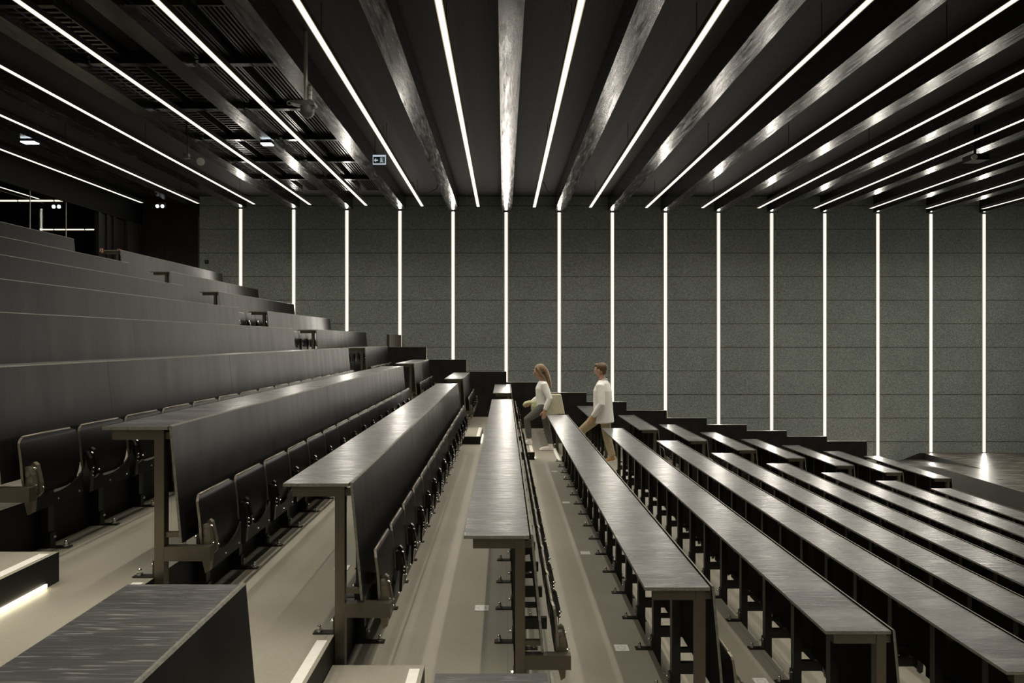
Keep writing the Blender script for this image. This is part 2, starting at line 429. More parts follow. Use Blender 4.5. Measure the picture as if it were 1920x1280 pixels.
for k in range(-5, 10):
    x = .054+1.337*k
    zb = tier_at(x)+.02 if x < 9.3 else (zs+.004 if x > 10.5 else .01)
    if k == 0: lab = 'glowing upright strip light in the wall in line with the central beam'
    else: lab = 'glowing upright wall strip light, %s to the %s of the one under the central beam' % (ORD[abs(k)], 'left' if k < 0 else 'right')
    t = thing('wall_strip_light', lab, 'light', (x, Y_WALL, zb), GW)
    h = EYE+3.233+zoff(x)-zb
    put('channel', MB().box(-.048, .048, -.010, -.0005, 0, h, M['black']), t)
    d = MB(); d.add([(-.026, -.0135, .01), (.026, -.0135, .01), (.026, -.0135, h-.02), (-.026, -.0135, h-.02)], [(0, 1, 2, 3)], M['wstrip'])
    for a, b_ in ((-.047, -.026), (.026, .047)):
        d.add([(a, -.0115 if a < 0 else -.0135, .01), (b_, -.0135 if a < 0 else -.0115, .01), (b_, -.0135 if a < 0 else -.0115, h-.02), (a, -.0115 if a < 0 else -.0135, h-.02)], [(0, 1, 2, 3)], M['wflank'])
    put('diffuser', d, t)
    la = bpy.data.lights.new('wall_lamp', 'AREA'); la.shape = 'RECTANGLE'; la.size = .052; la.size_y = h-.04
    la.energy = PI*WALL_L*.052*(h-.04); la.color = (1.0, .93, .82)
    lo = bpy.data.objects.new('wall_lamp', la); COL.objects.link(lo); lo.parent = t; lo.location = (0, -.0145, h/2); lo.rotation_euler = (-PI/2, 0, 0)

# ------------------------------------------------------------------ desks and seats
def row_name(j):
    if j == 0: return 'the straight-ahead desk'
    return '%s desk %s of the straight-ahead one' % (ORD[abs(j)], 'uphill' if j < 0 else 'downhill')
def frame_mesh(rise, end=True):
    b = MB(); m = M['metal'] if end else M['blackmetal']; w2 = .025
    b.box(.257, .305, -w2, w2, -rise, TAB-.018, m)                       # post
    b.box(.045, .2565, -w2+.003, w2-.003, TAB-.066, TAB-.018, m)         # arm under the table
    if end:
        b.box(.3055, .530, -w2+.001, w2-.001, TAB-.671, TAB-.600, m)     # arm carrying the seats
        b.box(.530, .534, -w2-.001, w2+.001, TAB-.672, TAB-.599, M['metal'])
    else: b.box(.3055, .445, -.014, .014, TAB-.676, TAB-.612, m)
    b.box(.3055, .384, -.012, .012, TAB-.555, TAB-.530, m)               # struts to the back panel
    b.box(.3055, .338, -.012, .012, TAB-.065, TAB-.030, m)
    return b.mesh('support_frame')
def bracket_mesh():
    b = MB(); m = M['metal']; c = M['chrome']
    m = M['blackmetal']
    b.box(.145, .252, -.022, .022, .0005, .007, m); b.box(.2465, .2565, -.022, .022, .007, .085, m)
    for p, d in (((.172, 0, .007), (0, 0, 1)),):
        b.cyl(p, (p[0], p[1], p[2]+.010), .015, .015, c, 12); b.cyl((p[0], p[1], p[2]+.010), (p[0], p[1], p[2]+.026), .010, .010, c, 6, False); b.dome((p[0], p[1], p[2]+.026), .0095, c)
    b.cyl((.2465, 0, .062), (.236, 0, .062), .011, .010, c, 6, False); b.dome((.236, 0, .062), .009, c, (-1, 0, 0))
    return b.mesh('floor_bracket')
BRK = bracket_mesh()
_tops, _pans = {}, {}
def top_mesh(l):
    k = round(l, 3)
    if k not in _tops:
        b = MB(); b.box(0, .326, .0012, l-.0012, TAB-.016, TAB, {'*': M['edge'], '+z': M['top'], '-z': M['top']})
        _tops[k] = b.mesh('tabletop')
    return _tops[k]
def panel_mesh(l):
    k = round(l, 3)
    if k not in _pans:
        b = MB(); a, c = .0014, l-.0014
        zt, zb = TAB+.006, TAB-.580
        vs = [(.333, a, zt), (.346, a, zt), (.399, a, zb), (.386, a, zb), (.333, c, zt), (.346, c, zt), (.399, c, zb), (.386, c, zb)]
        vs += [(.3415, a, zt), (.3415, c, zt), (.3464, a, zt-.0055), (.3464, c, zt-.0055)]
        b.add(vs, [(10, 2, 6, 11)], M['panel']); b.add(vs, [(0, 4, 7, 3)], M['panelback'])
        b.add(vs, [(0, 8, 9, 4), (8, 10, 11, 9), (2, 3, 7, 6), (0, 3, 2, 10, 8), (4, 9, 11, 6, 7)], M['edge'])
        _pans[k] = b.mesh('modesty_panel')
    return _pans[k]

# one fold-up seat, origin at the floor-side edge of its bay, z=0 at TAB-.74 of its desk
BAY = .4875
def seat_meshes():
    z0 = .74                                            # table top height above this origin
    pan = MB(); W = .464; n, k = 14, 22
    def prof(t):                                        # t: 0 bottom .. 1 top (front lip when folded)
        z = z0-.665+.310*t
        x = .018+.022*(1-t)+.008*math.sin(PI*t)
        if t > .94:
            q = (t-.94)/.06; x -= .008*q*q
        return x, z
    def half(t):
        if t > .86:
            d = (t-.86)/.14*.045; return W/2-.045+math.sqrt(max(0, .045**2-d*d))
        if t < .42:
            d = (.42-t)/.42; return W/2*(.50+.50*math.sqrt(max(0, 1-d**2.2)))
        return W/2
    fr, bk = [], []
    for a in range(k+1):
        t = a/k; x, z = prof(t); h = half(t)
        for c in range(n+1):
            u = -1+2*c/n; y = BAY/2+h*u
            bulge = .004*(1-u*u)*math.sin(PI*t)
            fr.append((x+.006+bulge, y, z)); bk.append((x-.007+bulge, y, z))
    vs = fr+bk; o = len(fr); q = n+1; fs = []; rim = []
    for a in range(k):
        for c in range(n):
            i = a*q+c; fs.append((i, i+1, i+1+q, i+q)); fs.append((o+i+q, o+i+q+1, o+i+1, o+i))
    for a in range(k):
        i = a*q; rim.append((i, i+q, o+i+q, o+i)); i = a*q+n; rim.append((i+q, i, o+i, o+i+q))
    for c in range(n):
        i = k*q+c; rim.append((i, i+1, o+i+1, o+i)); rim.append((c+1, c, o+c, o+c+1))
    pan.add(vs, fs, M['seat'], True); pan.add(vs, rim, M['rim'], False)
    # rolled front lip along the top edge
    x, z = prof(1.0)
    pan.tube([(x+.001, BAY/2-W/2+.043, z-.003), (x+.001, BAY/2, z-.002), (x+.001, BAY/2+W/2-.043, z-.003)], [.008]*3, M['rim'], 10)
    pan = pan.mesh('seat_pan')
    rail = MB(); pts = []
    for i in range(19):
        t = i/18; pts.append((.028+t*(BAY-.056), z0-.600-.075*math.sin(PI*t)**.7))
    poly = pts+[(BAY-.028, z0-.738), (.028, z0-.738)]
    rail.prism(poly, .064, .073, 'x', M['seat'], M['cast'])
    for y in (.06, BAY-.06, BAY/2):
        rail.cyl((.073, y, z0-.712), (.077, y, z0-.712), .006, .005, M['chrome'], 8)
    rail = rail.mesh('support_rail')
    def hinge(mm):
        h = MB()
        p = [(.026, z0-.520), (.034, z0-.505), (.062, z0-.503), (.080, z0-.545), (.088, z0-.600), (.078, z0-.735), (.056, z0-.748), (.034, z0-.66)]
        h.prism(p, -.014, .020, 'y', mm)
        p2 = [(.040, z0-.505), (.060, z0-.486), (.076, z0-.500), (.096, z0-.590), (.098, z0-.640), (.078, z0-.665), (.050, z0-.610)]
        h.prism(p2, .026, .052, 'y', mm)
        h.cyl((.060, -.018, z0-.54), (.060, .058, z0-.54), .014, .014, mm, 12)
        h.cyl((.099, .039, z0-.615), (.106, .039, z0-.617), .006, .004, M['chrome'], 8); h.cyl((.076, .006, z0-.512), (.086, .006, z0-.516), .006, .005, M['chrome'], 8)
        for q in range(3): h.cyl((.088-.001*q, .004, z0-.60-.022*q), (.095-.001*q, .004, z0-.60-.022*q), .005, .004, M['chrome'], 8)
        return h.mesh('hinge')
    return pan, rail, hinge(M['cast']), hinge(M['endcast'])
PAN, RAIL, HNG, HNGE = seat_meshes()

def build_row(j, y0, y1, joints, label, group, nb, fr=None, low=True, seats=None, seat_label=None, seat_group=None):
    rise = F[j]-F[j+1]
    r = thing('desk_row', label, 'desk', (TL(j), y0, F[j]), group)
    Lr = y1-y0
    js = [0]+[a for a in joints if a < Lr-.2]+[Lr]
    for a, b in zip(js, js[1:]):
        bevel(put('tabletop', top_mesh(b-a), r, (0, a, 0)), .0025)
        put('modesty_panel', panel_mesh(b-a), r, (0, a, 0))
    fe, fi = frame_mesh(rise), frame_mesh(rise, False)
    e = .032
    ys = [e+(Lr-2*e)*i/nb for i in range(nb+1)]
    for i, y in enumerate(ys):
        if fr and i not in fr: continue
        f = put('support_frame', fe if i in (0, nb) else fi, r, (0, y, 0))
        put('floor_bracket', BRK, f)
        if low:
            q = put('floor_bracket', BRK, f, (.562, 0, -rise), PI)
    if seats:
        bay = (Lr-2*e)/nb
        for i in seats:
            s = thing('folding_seat', seat_label(i), 'seat', (TL(j)+.432, y0+ys[i], F[j]+TAB-.74), seat_group)
            s.scale = (1, bay/BAY, 1)
            put('seat_pan', PAN, s); put('support_rail', RAIL, s)
            put('hinge', HNGE if i == 0 else HNG, s, (0, .041, 0))
            if i == nb-1: put('hinge', HNGE, s, (0, BAY-.088, 0))
    return r
MJ = [1.0, 2.95, 4.9, 6.85]
GS = 'long desk rows between the two aisles'
for j in range(-8, 9):
    hidden = j <= -4
    lab = ('long black desk running straight ahead from the camera between the aisles' if j == 0 else
           'long black desk between the aisles, %s %s of the straight-ahead desk' % (ORD[abs(j)], 'uphill' if j < 0 else 'downhill'))
    short = 'straight-ahead desk' if j == 0 else '%s desk %s of straight-ahead' % (ORD[abs(j)], 'uphill' if j < 0 else 'downhill')
    sl = (lambda s: lambda i: 'black fold-up seat, %s from camera-side aisle, long %s' % (ORD[i+1], s))(short)
    build_row(j, MAIN[0], MAIN[1], MJ, lab, GS, 16, [0, 4, 8, 12, 16] if hidden else None, low=(-3 <= j <= 2),
              seats=None if hidden else range(16), seat_label=sl, seat_group='fold-up seats behind the long desks')
GF = 'short desk rows beyond the far aisle'
for j in range(-8, 10):
    lo = j <= -4
    y0, y1 = FARL if lo else FAR
    lab = ('short black desk beyond the far aisle, in line with the straight-ahead desk' if j == 0 else
           'short black desk beyond the far aisle, %s %s of the straight-ahead line' % (ORD[abs(j)], 'uphill' if j < 0 else 'downhill'))
    short = 'desk in straight-ahead line' if j == 0 else 'desk %s %s of straight-ahead' % (ORD[abs(j)], 'uphill' if j < 0 else 'downhill')
    sl = (lambda s: lambda i: 'black fold-up seat beyond far aisle, %s from aisle, %s' % (ORD[i+1], s))(short)
    build_row(j, y0, y1, [2.45] if lo else [], lab, GF, 9 if lo else 5, [0, 3, 6, 9] if lo else None, low=False,
              seats=(range(0, 9) if -6 <= j <= -4 else range(5) if -3 <= j <= 1 else [0] if j <= 8 and j > 1 else None),
              seat_label=sl, seat_group='fold-up seats beyond the far aisle')
for j, lab in ((-1, 'foreground black desk end in the lower left corner, streaked grey top'), (0, 'foreground desk top just showing at the bottom edge of the photo')):
    build_row(j, NEAR[0], NEAR[1], [], lab, 'desk rows on the camera side of the near aisle', 5, None, low=False)

for j, lab in ((-2, 'unseen black desk on camera side of the near aisle, second uphill of the straight-ahead line'),  # out-of-frame rows, added only to shade the foreground
               (1, 'unseen black desk on camera side of the near aisle, first downhill of the straight-ahead line'),
               (2, 'unseen black desk on camera side of the near aisle, second downhill of the straight-ahead line')):
    build_row(j, NEAR[0], NEAR[1], [], lab, 'desk rows on the camera side of the near aisle', 5, None, low=False)

# aisle half steps
GA = 'half steps in the aisles'
for (a0, a1, nm, js) in ((2.02, 3.36, 'near', (-2, -1, 0)), (11.3, 12.5, 'far', (-4, -3, -2, -1, 0, 1, 2, 3, 4))):
    for j in js:
        rise = F[j-1]-F[j]; h = rise/2
        where = 'in line with seats of the straight-ahead desk' if j == 0 else '%s tier %s of the straight-ahead desk' % (ORD[abs(j)], 'uphill' if j < 0 else 'downhill')
        t = thing('aisle_step', 'black half step with white nosing, %s aisle, %s' % ('camera-side' if nm == 'near' else 'far', where), 'step', (R(j-1), a0, F[j]), GA)
        b = MB(); b.box(.003, .457, 0, a1-a0, .001, h, {'*': M['riser'], '+z': M['floor']}); bevel(put('step_box', b, t), .004)
        put('nosing_strip', MB().box(.387, .437, .03, a1-a0-.04, h, h+.002, M['white']), t)
        d = MB(); d.box(.4575, .466, .14, a1-a0-.10, .006, .022, M['step']); put('light_strip', d, t)
# riser light strips in the camera-side aisle
# floor plates under the desks
GP = 'white floor plates under the desks'
for j in range(-2, 4):
    for q, y in enumerate((4.4, 6.36, 8.33, 10.3)):
        row = 'straight-ahead desk' if j == 0 else '%s desk %s of straight-ahead' % (ORD[abs(j)], 'uphill' if j < 0 else 'downhill')
        p = thing('floor_plate', 'small white square floor plate, %s from camera aisle, under %s' % (ORD[q+1], row), 'floor plate', (-.142+.9*j, y, F[j]+.0005), GP)
        put('cover', MB().box(-.044, .044, -.045, .045, 0, .004, M['plate']), p)
        rg = MB()
        n = 20
        vs = [(r_*math.cos(2*PI*i/n), r_*math.sin(2*PI*i/n), .0045) for r_ in (.022, .029) for i in range(n)]
        rg.add(vs, [(i, i+n, (i+1) % n+n, (i+1) % n) for i in range(n)], M['platemark']); put('ring_mark', rg, p)

# ------------------------------------------------------------------ ceiling fittings
GG = 'slatted ventilation grilles above the left side'
ys = [(5.3, 6.85), (7.1, 8.45), (8.5, 10.0), (10.25, 11.6), (11.75, 13.0), (13.2, 14.5), (14.6, 15.9)]
for bay, xb in ((0, -3.27), (1, -4.61)):
    for q, (a, b) in enumerate(ys):
        for sd in (-1, 1):
            if bay == 1 and sd == 1 and q in (0, 1): continue
            lab = 'black slatted ceiling grille, %s from camera, just %s of the %s strip left of centre' % (
                ORD[q+1], 'left' if sd < 0 else 'right', 'third' if bay == 0 else 'fourth')
            g = thing('ventilation_grille', lab, 'grille', (xb+sd*.31, a, Z_CEIL-.13), GG)
            fr = MB(); ln = b-a
            fr.box(-.235, -.215, 0, ln, 0, .06, M['grille']); fr.box(.215, .235, 0, ln, 0, .06, M['grille'])
            fr.box(-.215, .215, 0, .03, 0, .06, M['grille']); fr.box(-.215, .215, ln-.03, ln, 0, .06, M['grille'])
            fr.box(-.235, .235, 0, ln, .06, .129, M['black'])
            put('frame', fr, g)
            s_ = MB()
            if bay == 0:
                for i in range(8):
                    x = -.19+i*.054; s_.box(x-.011, x+.011, .03, ln-.03, .004, .045, M['grille'])
            else:
                n = int(ln/.11)
                for i in range(n):
                    y = .06+i*(ln-.12)/max(1, n-1); s_.box(-.215, .215, y-.02, y+.02, .004, .045, M['grille'])
            put('slats', s_, g)
    for q, y in enumerate((8.47, 10.12, 11.67, 13.1, 14.55)):
        d = put('ceiling_cross_duct', MB().box(-.50, .50, -.05, .05, 0, .16, M['beam']), None, (xb, y, Z_CEIL-.20))
        d['kind'] = 'structure'

# hanging dome device on a pole
D = 8.0; s_ = 1280/D
px = (573-945)/s_; zb = EYE+(637-222)/s_
t = thing('hanging_camera', 'grey dome camera hanging from the ceiling on a pale pole', 'camera', (px, D, Z_CEIL))
zb -= Z_CEIL
put('pole', MB().cyl((0, 0, -.002), (0, 0, zb+.19), .022, .022, M['pole'], 14), t)
cl = MB()
for i in range(3): cl.cyl((.050, 0, zb+.22+.055*i), (.050, 0, zb+.265+.055*i), .026, .026, M['lightgrey'], 12)
cl.cyl((.05, 0, zb+.19), (.05, 0, zb+.395), .019, .019, M['grey'], 10)
put('cable_clamps', cl, t)
bd = MB(); bd.prism([(-.17, zb+.17), (-.16, zb+.19), (.09, zb+.195), (.12, zb+.17), (.12, zb+.14), (-.02, zb+.135)], -.07, .07, 'y', M['grey'])
put('mounting_plate', bd, t)
put('dome', MB().cyl((.02, 0, zb+.135), (.02, 0, zb+.085), .085, .082, M['grey'], 20).dome((.02, 0, zb+.085), .082, M['grey'], (0, 0, -1), 1.0, 20, 8), t)
hk = MB(); 
for i in range(10):
    a0, a1 = 2*PI*i/10, 2*PI*(i+1)/10
    hk.cyl((-.19+.028*math.cos(a0), 0, zb+.18+.022*math.sin(a0)), (-.19+.028*math.cos(a1), 0, zb+.18+.022*math.sin(a1)), .006, .006, M['lightgrey'], 6)
put('ring', hk, t)

# exit sign hanging from the ceiling
D = 11.5; s_ = 1280/D
t = thing('exit_sign', 'small lit exit sign with arrow and running figure hanging by a strip light', 'sign', ((711-945)/s_, D, EYE+(637-299)/s_))
hw, hh = .108, .078
sb = MB(); sb.box(-hw, hw, 0, .03, -hh, hh, M['signlit']); put('light_box', sb, t)
pc = MB()
pc.box(-hw+.010, hw-.010, -.003, -.001, -hh+.012, hh-.030, M['sky']); put('green_field', pc, t)
ic = MB()
ic.prism([(-.085, -.012), (-.058, .020), (-.048, .020), (-.066, -.004), (-.02, -.004), (-.02, -.020), (-.066, -.020), (-.048, -.044), (-.058, -.044)], -.006, -.004, 'y', M['signlit'])
ic.box(.062, .066, -.006, -.004, -.055, .030, M['signlit']); ic.box(.020, .066, -.006, -.004, .026, .030, M['signlit']); ic.box(.020, .024, -.006, -.004, -.055, .030, M['signlit'])
ic.ball((.036, -.005, .016), (.008, .002, .008), M['signlit'], 10, 6)
ic.prism([(.036, .006), (.050, .002), (.046, -.020), (.056, -.036), (.050, -.046), (.040, -.028), (.030, -.050), (.024, -.046), (.034, -.016)], -.006, -.004, 'y', M['signlit'])
put('pictogram', ic, t)
put('hanger', MB().cyl((-.07, .015, hh), (-.07, .015, Z_CEIL-t.location.z-.002), .004, .004, M['black'], 6).cyl((.07, .015, hh), (.07, .015, Z_CEIL-t.location.z-.002), .004, .004, M['black'], 6), t)

def em_light(px, py, D, lab, w=.30, d=.18, zup=.05):
    s_ = 1280/D; x = (px-945)/s_; z = (EYE+3.245+zoff(x) if D < 11.5 else Z_CEIL)-zup-.001
    t = thing('ceiling_emergency_light', lab, 'light', (x, D, z), 'small white emergency lights')
    put('housing', MB().box(-w/2-.004, w/2+.004, -d/2-.004, d/2+.004, .004, zup, M['black']), t)
    put('lens', MB().box(-w/2, w/2, -d/2, d/2, -.012, .004, M['em']), t)
em_light(501, 264, 11.36, 'small bright emergency light under the ceiling, near the slatted grilles', .17, .14, .035)
em_light(56, 264, 11.45, 'small bright emergency light under the ceiling at the upper left edge', .22, .14, .03)
def twin(x, y, z, lab):
    t = thing('twin_spot_light', lab, 'light', (x, y, z), 'twin-headed emergency spotlights')
    put('bracket', MB().box(-.10, .10, .03, .07, -.02, .10, M['grey']).cyl((0, .05, .10), (0, .05, Z_CEIL-z-.002), .01, .01, M['black'], 8), t)
    for sx in (-.062, .062):
        h = put('lamp_head', MB().cyl((sx, .03, 0), (sx, -.03, -.01), .040, .046, M['grey'], 14), t)
        put('lens', MB().cyl((sx, -.031, -.010), (sx, -.036, -.011), .040, .040, M['em'], 14), h)
D = 16.9; s_ = 1280/D
twin((301-945)/s_, D, EYE+(637-386)/s_, 'twin white emergency spotlight high in the back corner')
twin((107-945)/80., 16.0, EYE+(637-387)/80., 'twin white emergency spotlight behind the glass screen')

# disc spotlight on an arm
D = 11.0; s_ = 1280/D
t = thing('ceiling_speaker', 'small pale disc fitting on a thin arm under the ceiling', 'fitting', ((376-945)/s_, D, EYE+(637-303)/s_))
ddir = Vector((.55, -.8, -.1)).normalized()
put('disc', MB().cyl(-ddir*.03, ddir*.012, .056, .062, M['grey'], 24), t)
put('arm', MB().tube([tuple(-ddir*.03), (-.12, .05, .05), (-.24, .08, .10), (-.26, .08, Z_CEIL-t.location.z-.002)], [.012, .010, .012, .014], M['grey'], 8), t)
put('clamp', MB().box(-.30, -.22, .04, .12, .07, .15, M['grey']), t)
# small projector at the far right
D = 11.5; s_ = 1280/D
t = thing('ceiling_projector', 'small dark projector under the ceiling at the right edge', 'projector', ((1828-945)/s_, D, EYE+(637-298)/s_))
put('body', MB().box(-.12, .16, -.12, .14, -.04, .06, M['black']), t)
put('lens', MB().cyl((-.10, -.12, 0), (-.11, -.15, -.005), .040, .044, M['lightgrey'], 16), t)
put('mount', MB().cyl((0, 0, .06), (0, 0, Z_CEIL-t.location.z-.002), .02, .02, M['black'], 10), t)

# red call points, socket, foyer lights
for (yy, h, lab) in ((15.36, 2.01, 'small red call point on the dark door frame nearer the glass'), (16.06, 2.09, 'small red call point on the dark door frame nearer the corner')):
    t = thing('call_point', lab, 'call point', (X_BACK+.022, yy, EYE+h), 'red call points at the back door')
    put('housing', MB().box(0, .04, -.045, .045, -.055, .055, M['red']), t)
    put('label_plate', MB().box(.006, .034, -.047, -.0452, -.03, .035, M['lightgrey']).box(.0402, .042, -.015, .015, -.03, .035, M['lightgrey']), t)
t = thing('wall_socket', 'small black socket plate on the wall beside the back panels', 'socket', ((388-945)/74.4, Y_WALL, EYE+(637-491)/74.4))
put('plate', MB().box(-.045, .045, -.012, -.0005, -.045, .045, M['black']), t)
put('insert', MB().box(-.018, .018, -.016, -.012, -.012, .018, M['grey']), t)
def foyer_light(px0, px1, py, D, cuts, lab):
    s_ = 1280/D; z = EYE+(637-py)/s_; xs = [(p-945)/s_ for p in [px0]+cuts+[px1]]
    t = thing('foyer_line_light', lab, 'light', (xs[0], D, z), 'line lights in the foyer')
    for a, b in zip(xs, xs[1:]):
        put('tube', MB().box(a-xs[0]+.02, b-xs[0]-.02, 0, .03, -.012, .012, M['foyer']), t)
    put('rail', MB().box(0, xs[-1]-xs[0], .031, .06, -.01, .03, M['black']).cyl((.1, .045, .03), (.1, .045, Z_CEIL-z-.002), .006, .006, M['black'], 6).cyl((xs[-1]-xs[0]-.1, .045, .03), (xs[-1]-xs[0]-.1, .045, Z_CEIL-z-.002), .006, .006, M['black'], 6), t)
foyer_light(73, 189, 430, 17.9, [100, 158], 'lower warm line light glowing behind the glass screen')
foyer_light(-60, 122, 376, 14.2, [32, 100], 'upper warm line light glowing behind the glass screen')

# loose cables along the top of the wall
for i, (x, sgn, lab) in enumerate(((.9, 1, 'thin black cable looping beside the central beam'), (-2.1, 1, 'thin black cable looping under the ceiling by the exit sign'))):
    t = put('cable', MB().tube([(0, 0, -.002), (.1*sgn, 0, -.22), (.32*sgn, 0, -.30), (.55*sgn, 0, -.16), (.62*sgn, 0, -.002)], [.008]*5, M['black'], 8), None, (x, 15.6, Z_CEIL))
    tag(t, lab, 'cable')


# ------------------------------------------------------------------ people
def remeshed(o, vox, sm=4, fac=.5):
    r = o.modifiers.new('skin', 'REMESH'); r.mode = 'VOXEL'; r.voxel_size = vox; r.use_smooth_shade = True
    k = o.modifiers.new('soften', 'SMOOTH'); k.iterations = sm; k.factor = fac
def hand(b, w, d, side_, m, curl=.5):
    """palm, four fingers and a thumb; w wrist, d direction the hand points, side_ towards the thumb"""
    w, d, t = Vector(w), Vector(d).normalized(), Vector(side_).normalized()
    nrm = d.cross(t).normalized(); t = nrm.cross(d).normalized()
    b.tube([w-d*.02, w+d*.02, w+d*.055, w+d*.088], [(.026, .018), (.034, .016), (.040, .015), (.038, .012)], m, 14, flat=t)
    for i, (off, ln) in enumerate(((.029, .066), (.010, .076), (-.009, .070), (-.027, .054))):
        p = w+d*.080+t*off; c = nrm*curl
        q1 = p+(d+c*.25).normalized()*ln*.45; q2 = q1+(d+c*.9).normalized()*ln*.32; q3 = q2+(d+c*1.7).normalized()*ln*.25
        b.tube([p-d*.015, p, q1, q2, q3], [.0085, .0088, .0082, .0075, .0055], m, 10)
    p = w+d*.028+t*.030
    q1 = p+(d*.6+t*.8).normalized()*.034; q2 = q1+(d+t*.25+nrm*.25*curl).normalized()*.030; q3 = q2+(d+nrm*.4*curl).normalized()*.016
    b.tube([p-t*.018, p, q1, q2, q3], [.011, .0115, .010, .009, .006], m, 10)
def head_shape(b, c, f, up, m, k=1.0):
    """skull, jaw, nose, ears and neck root; f = facing direction"""
    c, f, up = Vector(c), Vector(f).normalized(), Vector(up).normalized()
    sd = up.cross(f).normalized(); up = f.cross(sd).normalized()
    rot = Matrix((f, sd, up)).transposed()
    b.ball(c+up*.025*k-f*.010*k, (.098*k, .076*k, .095*k), m, 22, 14, rot)
    b.ball(c-up*.040*k+f*.020*k, (.066*k, .058*k, .075*k), m, 20, 12, rot)
    b.ball(c-up*.088*k+f*.050*k, (.026*k, .026*k, .020*k), m, 14, 8, rot)                    # chin
    b.tube([c+f*.084*k+up*.022*k, c+f*.100*k-up*.006*k, c+f*.110*k-up*.026*k, c+f*.090*k-up*.034*k], [.008*k, .011*k, .015*k, .012*k], m, 10)   # nose
    b.tube([c+f*.079*k+up*.034*k-sd*.045*k, c+f*.088*k+up*.036*k, c+f*.079*k+up*.034*k+sd*.045*k], [.010*k, .010*k, .010*k], m, 10)             # brow
    for s_ in (-1, 1):
        b.ball(c+sd*.078*k*s_-up*.005*k-f*.008*k, (.020*k, .009*k, .033*k), m, 12, 8, rot)
    return f, sd, up
def face_parts(o, c, f, sd, up, k=1.0):
    for s_ in (-1, 1):
        e = MB(); e.ball(c+f*.080*k+up*.014*k+sd*.032*k*s_, .0125*k, M['white'], 12, 8); e.ball(c+f*.088*k+up*.014*k+sd*.033*k*s_, .0062*k, M['eye'], 10, 6); put('eye', e, o)
    put('mouth', MB().tube([c+f*.076*k-up*.062*k-sd*.024*k, c+f*.090*k-up*.060*k, c+f*.076*k-up*.062*k+sd*.024*k], [.003, .0065, .003], M['lips'], 8), o)
def shoe(name, o, ankle, heel, toe, m):
    a, h, t = Vector(ankle), Vector(heel), Vector(toe); d = (t-h).normalized(); b = MB()
    b.tube([h-d*.02+Vector((0, 0, .030)), h+d*.03+Vector((0, 0, .036)), h+d*.10+Vector((0, 0, .034)), h+d*.19+Vector((0, 0, .026)), t+Vector((0, 0, .018))],
           [(.022, .030), (.034, .042), (.038, .040), (.044, .030), (.022, .016)], m, 14, flat=(0, 1, 0))
    b.tube([h+d*.035+Vector((0, 0, .05)), a+Vector((0, 0, .02))], [.042, .040], m, 12)
    s = put(name, b, o); remeshed(s, .007, 3)
    so = MB(); pr = []
    n = 16
    perp = Vector((0, 1, 0))
    put('sole', so.tube([h-d*.025+Vector((0, 0, .008)), h+d*.06+Vector((0, 0, .008)), h+d*.18+Vector((0, 0, .008)), t+d*.005+Vector((0, 0, .010))], [(.030, .008), (.036, .008), (.046, .008), (.024, .007)], M['white'], 14, flat=(0, 1, 0)), s)

# woman, walking up the far aisle towards the left
wm = thing('person', 'woman with long light brown hair, white top and pale tote bag walking up the aisle', 'person', (.715, 12.2, F[1]), None)
sk = M['skin']; b = MB()
hc = Vector((-.085, .0, 1.425)); f, sd, up = head_shape(b, hc, (-1, 0, -.16), (-.16, 0, 1), sk, .95)
b.tube([(-.068, 0, 1.34), (-.030, 0, 1.275), (-.010, 0, 1.21)], [.052, .050, .062], sk, 14)
b.tube([(-.02, 0, 1.23), (-.035, 0, 1.12), (-.030, 0, .98), (-.015, 0, .88), (0, 0, .76)], [(.07, .14), (.095, .155), (.085, .125), (.09, .135), (.10, .150)], sk, 18)
HIPL, HIPR = (0, -.085, .80), (0, .085, .80)
KL, AL = (-.31, -.10, .575), (-.265, -.10, .215)
KR, AR = (.055, .09, .43), (.125, .09, .095)
for hp, kn, an in ((HIPL, KL, AL), (HIPR, KR, AR)):
    hp, kn, an = Vector(hp), Vector(kn), Vector(an)
    b.tube([hp, hp.lerp(kn, .5), kn, kn.lerp(an, .35), an], [.078, .064, .048, .045, .032], sk, 14)
SHL, EL, WL = (-.005, -.165, 1.195), (.085, -.235, .955), (-.005, -.255, .745)
SHR, ER, WR = (-.015, .165, 1.195), (-.075, .215, .950), (-.235, .200, .835)
for a_, e_, w_ in ((SHL, EL, WL), (SHR, ER, WR)):
    a_, e_, w_ = Vector(a_), Vector(e_), Vector(w_)
    b.tube([a_, a_.lerp(e_, .5), e_, e_.lerp(w_, .4), w_], [.046, .040, .034, .033, .023], sk, 12)
hand(b, WL, (-.10, 0, -1), (-1, 0, .1), sk, .5); hand(b, WR, (-.9, 0, -.45), (0, -.2, 1), sk, .9)
bo = put('body', b, wm); remeshed(bo, .006, 3)
face_parts(bo, hc, f, sd, up, .95)
h_ = MB()
h_.ball(hc+up*.036-f*.026, (.104, .088, .098), M['hairb'], 22, 14, Matrix((f, sd, up)).transposed())
h_.tube([hc+up*.05-f*.05, hc-f*.105-up*.01, hc-f*.135-up*.12, hc-f*.150-up*.235, hc-f*.165-up*.33], [(.075, .080), (.055, .085), (.045, .088), (.036, .075), (.012, .040)], M['hairb'], 16, flat=tuple(f))
for s_ in (-1, 1): h_.tube([hc+up*.085+f*.03+sd*.04*s_, hc+up*.03+f*.02+sd*.082*s_, hc-up*.06-f*.02+sd*.084*s_, hc-up*.17-f*.07+sd*.085*s_], [.024, .022, .024, .014], M['hairb'], 10)
ho = put('hair', h_, wm); remeshed(ho, .009, 2)
t_ = MB()
